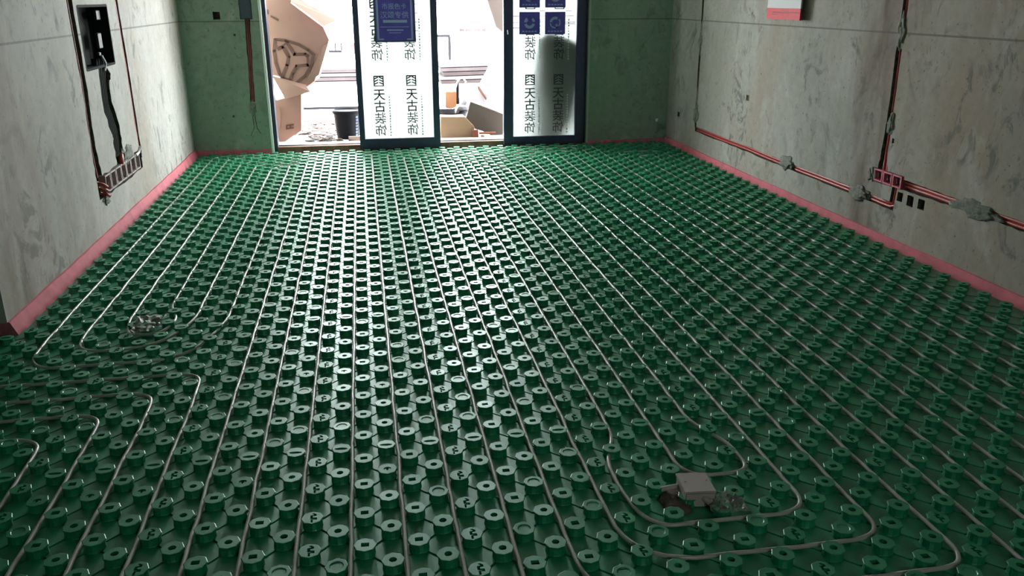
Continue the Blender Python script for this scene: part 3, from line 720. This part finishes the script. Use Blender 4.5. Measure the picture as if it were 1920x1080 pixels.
# red pipe stubs left of the row
for k in range(3):
    bm = cond([(XL-0.2, 47.3+0.25*k, 4.6-0.5*k), (XL+0.25, 47.5+0.25*k, 4.4-0.5*k), (XL+0.32, 48.2+0.1*k, 4.0-0.4*k)], 0.13)
    conduit(bm, ('top', 'middle', 'bottom')[k] + ' red conduit stub curling out beside the left wall socket row')
tag_l = conduit(cond([(XL-0.25, 46.9, 26), (XL-0.25, 47.2, 19), (XL-0.25, 47.5, 13), (XL-0.25, 47.2, 7.4), (XL-0.2, 47.4, 5.0)], 0.15), 'dark red conduit left of the distribution board recess'); tag_l.data.materials[0] = M['dimred']
conduit(cond([(XL-0.2, 60.6, 26), (XL-0.2, 60.8, 19), (XL-0.2, 61.3, 12.8), (XL-0.2, 61.6, 5.0)], 0.14), 'red conduit right of the distribution board recess')
conduit(cond([(XL-0.2, 55.4, 5.6), (XL-0.1, 54.9, 5.2), (XL-0.1, 54.8, 4.7)], 0.25), 'short thick red conduit bend below the black cable bundle')
bm = bmesh.new(); tube(bm, [P(XL+0.05, 59.6, 4.75), P(XL+0.12, 60.6, 4.9), P(XL+0.12, 61.4, 5.3)], 0.010, 8)
tag(link('cable', bm, M['cable'], smooth=True), 'short white cable end at the far end of the left socket row', 'cable')
# black distribution box and the cables below it
e = empty('distribution_box', P(XL-0.8, 53.1, 13.6), 'open black electrical distribution box set in the left wall', 'electrical box')
bm = bmesh.new()
box(bm, XL-1.5, XL-1.4, 48.85, 57.35, 13.6, 18.6); box(bm, XL-1.4, XL+0.02, 48.75, 48.95, 13.6, 18.6); box(bm, XL-1.4, XL+0.02, 57.25, 57.45, 13.6, 18.6)
box(bm, XL-1.4, XL+0.02, 48.95, 57.25, 18.5, 18.7); box(bm, XL-1.4, XL+0.02, 48.95, 57.25, 13.5, 13.7)
link('case', bm, M['black'], e)
dg_ = mat('dark_grey_module', (0.022, 0.024, 0.024), 0.6)
for (y0, y1, z0, z1) in ((55.5, 56.7, 17.4, 18.2), (55.0, 56.1, 15.0, 16.3), (54.6, 55.2, 14.4, 14.7)):
    bm = bmesh.new(); box(bm, XL-0.7, XL-0.45, y0, y1, z0, z1); bevel(bm, 0.004, 1); k = link('breaker', bm, dg_, e); k['label'] = 'grey module inside the box'
for k in range(5):
    bm = cond([(XL-0.5+0.04*k, 53.0+0.5*k, 14.2), (XL-0.4, 52.2+0.48*k, 12.4), (XL-0.4, 52.1+0.46*k, 10.2), (XL-0.4, 53.4+0.48*k, 7.8), (XL-0.4, 53.6+0.48*k, 5.6)], 0.25)
    tag(link('cable', bm, M['black'], smooth=True), ('nearest', 'second nearest', 'middle', 'second farthest', 'farthest')[k] + ' of the black cables hanging below the distribution box', 'cable', 'black cables below the distribution box')
bm = bmesh.new(); tube(bm, [P(XL-0.1, 53.9, 14.5), P(XL+0.05, 54.3, 13.8), P(XL-0.1, 54.2, 13.2)], 0.008, 8)
tag(link('cable', bm, M['cable'], smooth=True), 'short pale cable showing at the mouth of the distribution box', 'cable')
# mortar dabs
def dab(c, rx, ry, rz, label, seed):
    if ry > 0.025: rx = rx*0.55
    bm = bmesh.new(); lump(bm, c, rx, ry, rz, 0.75, 4, seed); return tag(link('mortar_dab', bm, M['mortar'], smooth=True), label, 'mortar')
S = U
dab(P(XR, 77.4, 5.05), 0.02, 0.055, 0.085, 'grey mortar dab on the thin conduit near the far corner of the right wall', 1.0)
dab(P(XR+.05, 77.6, 14.2), 0.02, 0.03, 0.14, 'long mortar dab high on the thin conduit near the far corner', 1.9)
dab(P(XR+.05, 77.6, 6.8), 0.018, 0.03, 0.09, 'narrow mortar dab just above the lowest one on the thin conduit', 2.7)
dab(P(XR, 52.4, 3.1), 0.03, 0.10, 0.05, 'greenish mortar dab midway along the low conduits on the right wall', 2.2)
dab(P(XR, 39.0, 2.96), 0.03, 0.11, 0.045, 'mortar dab on the low conduits just left of the pink socket boxes', 3.1)
dab(P(XR+.02, 24.9, 4.95), 0.022, 0.16, 0.05, 'long smooth mortar patch over the conduits right of the three square holes', 4.4)
dab(P(XR+.05, 36.25, 16.6), 0.03, 0.04, 0.09, 'mortar dab high up on the two upright conduits', 5.0)
dab(P(XR+.05, 35.95, 9.4), 0.03, 0.035, 0.06, 'mortar dab halfway up the two upright conduits', 6.3)
dab(P(XR, 37.6, 4.9), 0.02, 0.035, 0.045, 'mortar filling the far side of the pink socket boxes', 7.7)
dab(P(-13.45, YF+.02, 5.6), 0.035, 0.02, 0.075, 'mortar patch under the red conduit left of the sliding door', 8.1)
dab(P(XL, 48.6, 3.0), 0.02, 0.07, 0.035, 'mortar lump hanging at the near end of the left socket row', 9.4)
dab(P(XL-.03, 56.9, 5.3), 0.02, 0.14, 0.055, 'grey mortar heaped above the left socket row', 10.2)
# far wall box and conduit
bm = bmesh.new(); box(bm, -13.8, -12.4, YF-0.05, YF+1.0, 16.75, 24.4); bevel(bm, 0.004, 1)
tag(link('meter_box', bm, mat('slate_grey_box', (0.035, 0.06, 0.08), 0.5), None), 'tall slate grey box set in the far wall left of the door', 'electrical box')
for dx, nm in ((-0.13, 'left'), (0.13, 'right')):
    bm = bmesh.new(); tube(bm, [P(-13.0+dx, YF+0.2, 16.8), P(-13.15+dx, YF+0.2, 12), P(-13.35+dx, YF+0.15, 6.3)], 0.010, 8)
    tag(link('conduit', bm, M['dimred'], smooth=True), nm + ' of the two red conduits below the slate grey box on the far wall', 'conduit')
# poster on the right wall
e = empty('poster', P(XR, 55.8, 17.0), 'white poster with a red band along its foot, taped to the right wall', 'poster')
bm = bmesh.new(); n = 16; rows = []
def px_(t, z):   # sheet stands a little off the wall and curls at its near edge
    c_ = max(0, (t-0.82)/0.18); return XR-0.03-0.05*math.sin(t*3)-0.75*c_*c_
for j in range(13):
    z = 17.05 + j*(23.5-17.05)/12
    rows.append([(px_(i/n, z), 59.95-8.5*(i/n) , z) for i in range(n+1)])
for j in range(12):
    for i in range(n):
        a, b, c, d = rows[j][i], rows[j][i+1], rows[j+1][i+1], rows[j+1][i]
        slabz = 0.97+17.05
        f = quad_bm(bm, [P(*a), P(*b), P(*c), P(*d)], 1 if (a[2]+c[2])/2 < 18.05 else 0)
bmesh.ops.remove_doubles(bm, verts=bm.verts, dist=1e-5)
bmesh.ops.solidify(bm, geom=list(bm.faces), thickness=0.0015)
link('sheet', bm, [M['paper'], M['redprint']], e)
bm = bmesh.new()
for (y0, y1, z, h) in ((58.6, 53.0, 17.66, 0.13), (58.7, 57.2, 17.45, 0.12)):
    nn = 14
    for q in range(nn):
        a = y0+(y1-y0)*q/nn; b = a+(y1-y0)/nn*0.85
        t0 = (59.95-a)/8.5; t1 = (59.95-b)/8.5
        quad_bm(bm, [P(px_(t0, 0)-0.03, a, z), P(px_(t1, 0)-0.03, b, z), P(px_(t1, 0)-0.03, b, z+h), P(px_(t0, 0)-0.03, a, z+h)])
bmesh.ops.solidify(bm, geom=list(bm.faces), thickness=0.0008)
link('print', bm, M['pinkprint'], e)
# foam dot on the far wall
bm = bmesh.new(); lump(bm, P(41.75, YF, 2.75), 0.018, 0.012, 0.022, 0.3, 2, 5); tag(link('filler_plug', bm, M['whitebead']), 'small white filler plug low on the far wall near the right corner', 'plug')

# ================================================================== OUTSIDE
GZ = 0.33
def plane_at(u, v, Y):       # where the sight line through an image point meets the upright plane y = Y (columns)
    d = fwd*FPX + r2*(u-960) + d2*(v-540); t = (Y-CAMC.y)/d.y; p = CAMC + d*t; return p
bm = bmesh.new(); box(bm, -500, 500, YF+4.2, 1500, -3, GZ); tag(link('ground', bm, M['ground']), 'pale sunlit yard ground outside', 'ground'); bpy.data.objects['ground']['kind'] = 'structure'
bm = bmesh.new(); box(bm, -60, 80, YF+3.2, YF+22, DH+3.5, DH+5.5); struct(link('trim_5', bm, M['yardwall']), 'unseen slab added above the doorway to shade the things outside')  # overhang put in to cut daylight on the ground by the door
# cartons at left
def carton(name, front, depth, label, m=None, shear=(0, 0)):
    """front: 4+ world points (columns) of the face towards the room; pushed back by depth"""
    e = empty(name, P(sum(p[0] for p in front)/len(front), front[0][1], GZ), label, 'carton')
    bm = bmesh.new(); slab(bm, [P(*p) for p in front], Vector((shear[0], 1, shear[1])), depth*U)
    bevel(bm, 0.004, 1); link('body', bm, m or M['card'], e); return e
def pts(Y, uv): return [(lambda p: (p.x, p.y, p.z))(plane_at(u, v, Y)) for u, v in uv]
def frontpoly(Y, uv, dy=None):
    out = []
    for i, (u, v) in enumerate(uv):
        out.append(tuple(plane_at(u, v, Y + (dy[i] if dy else 0))))
    return out
BY = 95.0
big = carton('carton', [(-14.5, BY, 7.6)] + frontpoly(BY, [(514, 141), (545, 152), (576, 163), (590, 152), (604, 110), (617, 75), (606, 51), (545, 6)]) + [(-7.5, BY, 21.5), (-14.5, BY, 22.5)], 5.5,
             'big dented brown carton with a shield mark, leaning by the doorway on another carton', shear=(0.08, 0.0))
# right-hand panel of the big carton, folded back
a = plane_at(606, 51, BY); b = plane_at(617, 76, BY); c = plane_at(612, 120, BY+2.5); d = plane_at(584, 160, BY+1.2); f_ = plane_at(575, 163, BY)
# flaps
bm = bmesh.new(); slab(bm, [P(*plane_at(545, 2, BY-0.3)), P(*plane_at(608, 49, BY-0.5)), P(*plane_at(632, 38, BY+1.5)), P(*plane_at(622, 30, BY+2.5)), P(*plane_at(555, -6, BY+1.0))], Vector((0, .3, .95)), 0.006)
link('flap', bm, M['cardin'], big)
bm = bmesh.new(); slab(bm, [P(*plane_at(510, 142, BY-0.1)), P(*plane_at(535, 186, BY-1.2)), P(*plane_at(582, 172, BY-1.0)), P(*plane_at(573, 159, BY-0.1))], Vector((0, 1, .2)), 0.006)
link('flap', bm, M['cardin'], big)
bm = bmesh.new(); slab(bm, [P(*plane_at(616, 78, BY-0.05)), P(*plane_at(598, 140, BY-0.1)), P(*plane_at(572, 158, BY-0.15)), P(*plane_at(590, 118, BY-0.2)), P(*plane_at(604, 88, BY-0.2))], Vector((0, 1, 0)), 0.004)
link('side_crease', bm, M['cardin'], big)
# shield mark
bm = bmesh.new()
def mk(uvs, Y=BY-0.06): slab(bm, [P(*plane_at(u, v, Y)) for u, v in uvs], Vector((0, 1, 0)), 0.002)
def band(uvs, wd):
    for (a0, b0), (a1, b1) in zip(uvs, uvs[1:]):
        L = math.hypot(a1-a0, b1-b0); nx, ny = -(b1-b0)/L*wd/2, (a1-a0)/L*wd/2; ex, ey = (a1-a0)/L*wd*.3, (b1-b0)/L*wd*.3
        mk([(a0+nx-ex, b0+ny-ey), (a1+nx+ex, b1+ny+ey), (a1-nx+ex, b1-ny+ey), (a0-nx-ex, b0-ny-ey)])
band([(516, 74), (514, 95), (517, 118), (524, 138), (535, 152), (549, 160)], 6)
band([(516, 74), (535, 76), (560, 84), (578, 94), (588, 103)], 5)
band([(588, 103), (584, 122), (572, 142), (549, 160)], 5)
band([(522, 92), (530, 88), (541, 107), (538, 122), (528, 146)], 6)
band([(538, 80), (552, 102), (572, 102), (577, 106)], 6)
band([(577, 122), (556, 124), (548, 138), (543, 151)], 6)
band([(577, 104), (577, 123)], 4); band([(530, 145), (544, 150)], 3); band([(522, 90), (538, 80)], 3)
k = link('printed_mark', bm, M['print_'], big); k['label'] = 'dark brown shield with a three-armed figure'
bm = bmesh.new(); mk([(498, 17), (503, 18), (504, 26), (499, 28)]); mk([(507, 28), (523, 36), (522, 40), (507, 32)])
link('printed_mark', bm, M['print_'], big)
low = carton('carton', [(-15.5, 94.0, GZ)] + frontpoly(94.0, [(530, 268), (565, 245), (565, 176), (519, 188)]) + [(-15.5, 94.0, 7.2)], 5.0, 'lower brown carton on the ground, carrying the big dented one')
bm = bmesh.new()
mk([(536, 234), (551, 232), (551, 235), (536, 237)], 93.93); mk([(536, 240), (551, 238), (551, 241), (536, 243)], 93.93); mk([(536, 236), (539, 235), (539, 242), (536, 243)], 93.93); mk([(543, 235), (546, 234), (546, 241), (543, 242)], 93.93)
link('printed_mark', bm, M['print_'], low)
bm = bmesh.new(); mk([(519, 200), (526, 207), (527, 225), (523, 250), (520, 262)], 93.92); link('dark_fold', bm, M['card'], low)
# bucket
e = empty('bucket', P(-1.6, 95.6, GZ), 'black plastic paint bucket with lid standing on the rubble', 'bucket')
bm = bmesh.new(); N = 32; bx, by = -1.6, 95.8
def lathe(bm, prof, cx, cy, n=32):
    R = [[bm.verts.new(P(cx + r*math.cos(2*math.pi*i/n), cy + r*math.sin(2*math.pi*i/n), z)) for i in range(n)] for r, z in prof]
    for a, b in zip(R, R[1:]):
        for i in range(n): bm.faces.new((a[i], a[(i+1) % n], b[(i+1) % n], b[i]))
    bm.faces.new(list(reversed(R[0]))); bm.faces.new(R[-1])
lathe(bm, [(1.45, 0.0), (1.5, 0.1), (1.85, 4.0), (1.86, 4.1)], bx, by); link('body', bm, M['bucket'], e, True)
bm = bmesh.new(); lathe(bm, [(1.88, 3.85), (2.02, 3.85), (2.04, 4.2), (1.9, 4.3), (1.85, 4.15), (0.2, 4.12)], bx, by); link('lid', bm, M['bucket'], e, True)
bm = bmesh.new()
for q in range(7):
    z = 0.7+q*0.42; a = -math.pi/2+0.75; r = 1.52+0.35*z/4+0.02
    for s in range(2):
        b0 = a+s*0.14+rnd.uniform(0, .03); b1 = b0+0.10
        quad_bm(bm, [P(bx+r*math.cos(b0), by+r*math.sin(b0), z), P(bx+r*math.cos(b1), by+r*math.sin(b1), z), P(bx+(r+.03)*math.cos(b1), by+(r+.03)*math.sin(b1), z+0.3), P(bx+(r+.03)*math.cos(b0), by+(r+.03)*math.sin(b0), z+0.3)])
bmesh.ops.solidify(bm, geom=list(bm.faces), thickness=0.0006)
link('printed_label', bm, M['stickertext'], e)
bm = bmesh.new(); box(bm, -1.5, 0.6, 92.7, 93.1, 0.1, 0.95); box(bm, -1.5, -1.1, 92.7, 94.2, -.0, 0.5)
tag(link('wood_block', bm, M['wood']), 'small pale wooden block lying in front of the bucket', 'wood scrap')
# rubble strip: uncountable crumbs
bm = bmesh.new(); rr = random.Random(5)
for i in range(760):
    x = rr.uniform(-11, 0.6); y = rr.uniform(93, 113); s_ = rr.uniform(0.12, 0.6)
    if y > 104 and rr.random() < .4: continue
    if (x < -7 and y < 100) or math.hypot(x+1.6, y-95.8) < 2.6 or (x > -2.2 and y < 95): continue
    r = bmesh.ops.create_icosphere(bm, subdivisions=1, radius=s_*U)
    fx, fy, fz = rr.uniform(.8, 2.2), rr.uniform(.5, 1.3), rr.uniform(.25, .6)
    ang = rr.uniform(0, 3.14)
    mi = rr.choice((0, 0, 1, 2, 3))
    for v in r['verts']:
        n = v.co * (1 + .35*noise.noise(v.co*30+Vector((i, 0, 0))))
        n = Vector((n.x*fx, n.y*fy, n.z*fz)); n.rotate(Matrix.Rotation(ang, 3, 'Z')); v.co = n + P(x, y, GZ + s_*fz*0.5)
    for f in {f for v in r['verts'] for f in v.link_faces}: f.material_index = mi
o = tag(link('rubble', bm, [mat('pale_rubble', (0.22, 0.18, 0.17), 0.9), mat('brown_rubble', (0.07, 0.045, 0.035), 0.9), mat('grey_rubble', (0.10, 0.09, 0.085), 0.9), mat('dark_rubble', (0.025, 0.02, 0.018), 0.9)]), 'rubble and plaster crumbs strewn outside the left doorway', 'rubble'); o['kind'] = 'stuff'
bm = bmesh.new(); box(bm, -10.5, 1.5, 114, 115.5, GZ, 0.5); tag(link('timber_edge', bm, M['wood']), 'low timber edge behind the rubble', 'timber')
bm = bmesh.new(); tube(bm, [P(-16, 130, 0.5), P(1.5, 130, 0.5)], 0.02, 8); tag(link('steel_bar', bm, M['yardsteel']), 'thin grey bar lying on the bright ground behind the bucket', 'bar')
# right doorway gap: cartons, board, basin
cart = carton('carton', frontpoly(93.2, [(826, 266), (886, 266), (890, 238), (872, 219), (826, 219)]), 2.8, 'crumpled tan carton lying just outside the middle door gap', M['cardtan'])
bm = bmesh.new(); slab(bm, [P(*p) for p in frontpoly(94.5, [(882, 191), (943, 214), (943, 264), (905, 246), (871, 236)])], Vector((0, 1, .25)), 0.03)
tag(link('cardboard_sheet', bm, M['cardgrey']), 'grey brown cardboard sheet propped behind the tan carton', 'cardboard')
bm = bmesh.new(); slab(bm, [P(*plane_at(918, 60, 97)), P(*plane_at(944, 100, 97)), P(*plane_at(944, 262, 96)), P(*plane_at(915, 258, 96)), P(*plane_at(915, 208, 96)), P(*plane_at(888, 186, 97)), P(*plane_at(898, 160, 98)), P(*plane_at(915, 128, 98))], Vector((0, 1, 0)), 0.02)
k = tag(link('white_sheet', bm, M['whiteplastic']), 'white sheet of packing hanging at the right of the middle door gap', 'sheet')
bm = bmesh.new(); slab(bm, [P(*p) for p in frontpoly(96.8, [(912, -5), (944, -5), (944, 62), (930, 50)])], Vector((0, 1, 0)), 0.06)
tag(link('cardboard_sheet', bm, mat('dull_pink_cardboard', (0.36, 0.26, 0.24), 0.85)), 'tall pinkish cardboard standing behind the frame of the right door leaf', 'cardboard')
bm = bmesh.new(); slab(bm, [P(*p) for p in frontpoly(96.6, [(895, 165), (897, 160), (912, 184), (911, 188)])], Vector((0, 1, 0)), 0.05)
tag(link('cardboard_sheet', bm, M['card']), 'dark folded cardboard edge in front of the white sheet', 'cardboard')
e = empty('basin', P(13.3, 99, GZ), 'black basin behind the tan carton', 'basin')
bm = bmesh.new(); lathe(bm, [(1.9, 0.0), (2.8, 3.3), (3.0, 3.4), (2.8, 3.3), (1.7, 0.4)], 13.0, 98.5); link('body', bm, M['bucket'], e, True)
bm = bmesh.new(); slab(bm, [P(*p) for p in frontpoly(97.5, [(835, 172), (856, 172), (856, 200), (848, 204), (836, 203)])], Vector((0, 1, 0)), 0.09); bevel(bm, 0.008, 2)
tag(link('plastic_tub', bm, M['orange']), 'small orange brown tub standing in the black basin', 'tub')
bm = bmesh.new(); loop = [plane_at(u, v, 98.6) for u, v in ((854, 205), (866, 190), (873, 170), (873, 152), (866, 145), (858, 152), (854, 165), (853, 195))]
tube(bm, [P(*p) for p in loop], 0.010, 8); tag(link('hose', bm, M['cable'], smooth=True), 'looped pale hose rising from the black basin', 'hose')
bm = bmesh.new(); tube(bm, [P(*plane_at(857, 150, 98.9)), P(*plane_at(858, 195, 98.9))], 0.022, 8); tag(link('handle_post', bm, M['bucket']), 'dark upright handle beside the looped hose', 'handle')
bm = bmesh.new(); lump(bm, P(*plane_at(875, 205, 101)), 0.14, 0.1, 0.14, .5, 3, 2.2); tag(link('refuse_sack', bm, M['grey'], None), 'grey sack slumped behind the grey brown cardboard', 'sack')
for (u0, v0, u1, v1, mm, lb) in ((886, 264, 897, 244, 'woodred', 'short red brown board end standing right of the tan carton'), (899, 252, 930, 248, 'woodred', 'red brown offcut lying flat by the right door leaf'),
                                 (903, 266, 908, 254, 'wood', 'small upright pale offcut by the right door leaf'), (912, 265, 940, 262, 'woodred', 'dark thin lath on the sill by the right door leaf')):
    bm = bmesh.new(); a = plane_at(u0, v0, 92.7); b = plane_at(u1, v1, 92.7)
    box(bm, min(a.x, b.x), max(a.x, b.x), 92.7, 93.4, min(a.z, b.z), max(a.z, b.z)); tag(link('wood_offcut', bm, M[mm]), lb, 'wood scrap')
# board shading the right leaf from outside
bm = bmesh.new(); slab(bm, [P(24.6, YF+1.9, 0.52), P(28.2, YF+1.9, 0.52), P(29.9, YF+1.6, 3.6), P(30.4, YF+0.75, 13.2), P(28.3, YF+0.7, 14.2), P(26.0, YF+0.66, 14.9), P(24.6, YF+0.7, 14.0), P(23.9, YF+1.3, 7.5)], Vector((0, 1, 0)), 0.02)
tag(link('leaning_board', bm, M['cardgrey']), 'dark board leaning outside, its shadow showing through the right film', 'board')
# stacks of boards in the yard
def stack(x0, x1, Y, z0, n, t, depth, label_fn, mats, skew=0.0):
    for i in range(n):
        bm = bmesh.new(); sx = rnd.uniform(-.6, .6); za = z0+i*t
        hexa(bm, [P(x0+sx, Y, za), P(x1+sx, Y+skew, za), P(x1+sx, Y+skew+depth, za), P(x0+sx, Y+depth, za), P(x0+sx, Y, za+t*0.8), P(x1+sx, Y+skew, za+t*0.8), P(x1+sx, Y+skew+depth, za+t*0.8), P(x0+sx, Y+depth, za+t*0.8)])
        tag(link('board', bm, M[mats[i % len(mats)]]), label_fn(i), 'board', label_fn(0) if False else None)
ordn = ('bottom', 'second', 'third', 'fourth', 'top')
stack(19, 33, 172, GZ, 5, 0.95, 12, lambda i: ordn[i] + ' board of the stack seen through the middle door gap', ('darkboard', 'paleboard', 'darkboard', 'darkboard2', 'paleboard'), 3)
stack(-15, 1.5, 176, GZ, 4, 0.9, 12, lambda i: ('bottom', 'second', 'third', 'top')[i] + ' board of the pale stack seen past the big carton', ('paleboard', 'darkboard2', 'paleboard', 'darkboard2'), 0)
bm = bmesh.new(); box(bm, 28, 33.5, 205, 208, GZ, 3.2); tag(link('brick_pile', bm, M['yardbrick']), 'small red brick pile beyond the board stack', 'bricks')
e = empty('steel_rack', P(*plane_at(629, 104, 300)), 'small dark comb-like steel rack far out beyond the left doorway', 'rack')
bm = bmesh.new(); a = plane_at(617, 104, 300); b = plane_at(641, 101, 300)
box(bm, a.x, b.x, 300, 300.8, GZ, GZ+0.8); link('base', bm, M['yardsteel'], e)
for q in (0.0, 0.47, 0.94):
    bm = bmesh.new(); x = a.x+(b.x-a.x)*q; box(bm, x, x+0.5, 300, 300.8, GZ+0.8, GZ+3.4); link('post', bm, M['yardsteel'], e)
bm = bmesh.new(); a = plane_at(646, 100, 290); box(bm, a.x, a.x+7, 290, 293, GZ, GZ+2.6); box(bm, a.x+2, a.x+6, 290.5, 292.5, GZ+2.6, GZ+3.8)
tag(link('crate', bm, mat('faded_pink_crate', (0.05, 0.026, 0.03), 0.9)), 'faded pink crate stack far behind the bucket, beside the door leaf', 'crate')
bm = bmesh.new(); box(bm, -12, 4, 225, 227, GZ, 0.75); tag(link('plank', bm, M['paleboard']), 'single pale plank lying flat beyond the pale board stack', 'plank')
for k, (u0, u1) in enumerate(((862, 871), (874, 887), (891, 901), (905, 911))):
    bm = bmesh.new(); a = plane_at(u0, 60, 480); b = plane_at(u1, 60, 480)
    box(bm, a.x, b.x, 480, 484, GZ, GZ+2.2); tag(link('concrete_block', bm, M['darkboard2']), ('leftmost', 'second', 'third', 'rightmost')[k] + ' of four grey blocks far across the yard', 'block', 'blocks far across the yard')
e = empty('trestle', P(22, 240, GZ), 'dark steel trestle far out in the yard', 'trestle')
for (x0, x1, z0, z1) in ((19, 28, 8.0, 8.7), (27.4, 28.2, GZ, 8.0), (19.2, 20.0, GZ, 8.0)):
    bm = bmesh.new(); box(bm, x0, x1, 240, 241, z0, z1); link('leg' if z0 == GZ else 'beam', bm, M['yardsteel'], e)
bm = bmesh.new()
box(bm, -140, 160, 420, 424, GZ, 3.0)
tag(link('yard_wall', bm, M['yardwall']), 'low pale wall at the far end of the yard', 'wall')
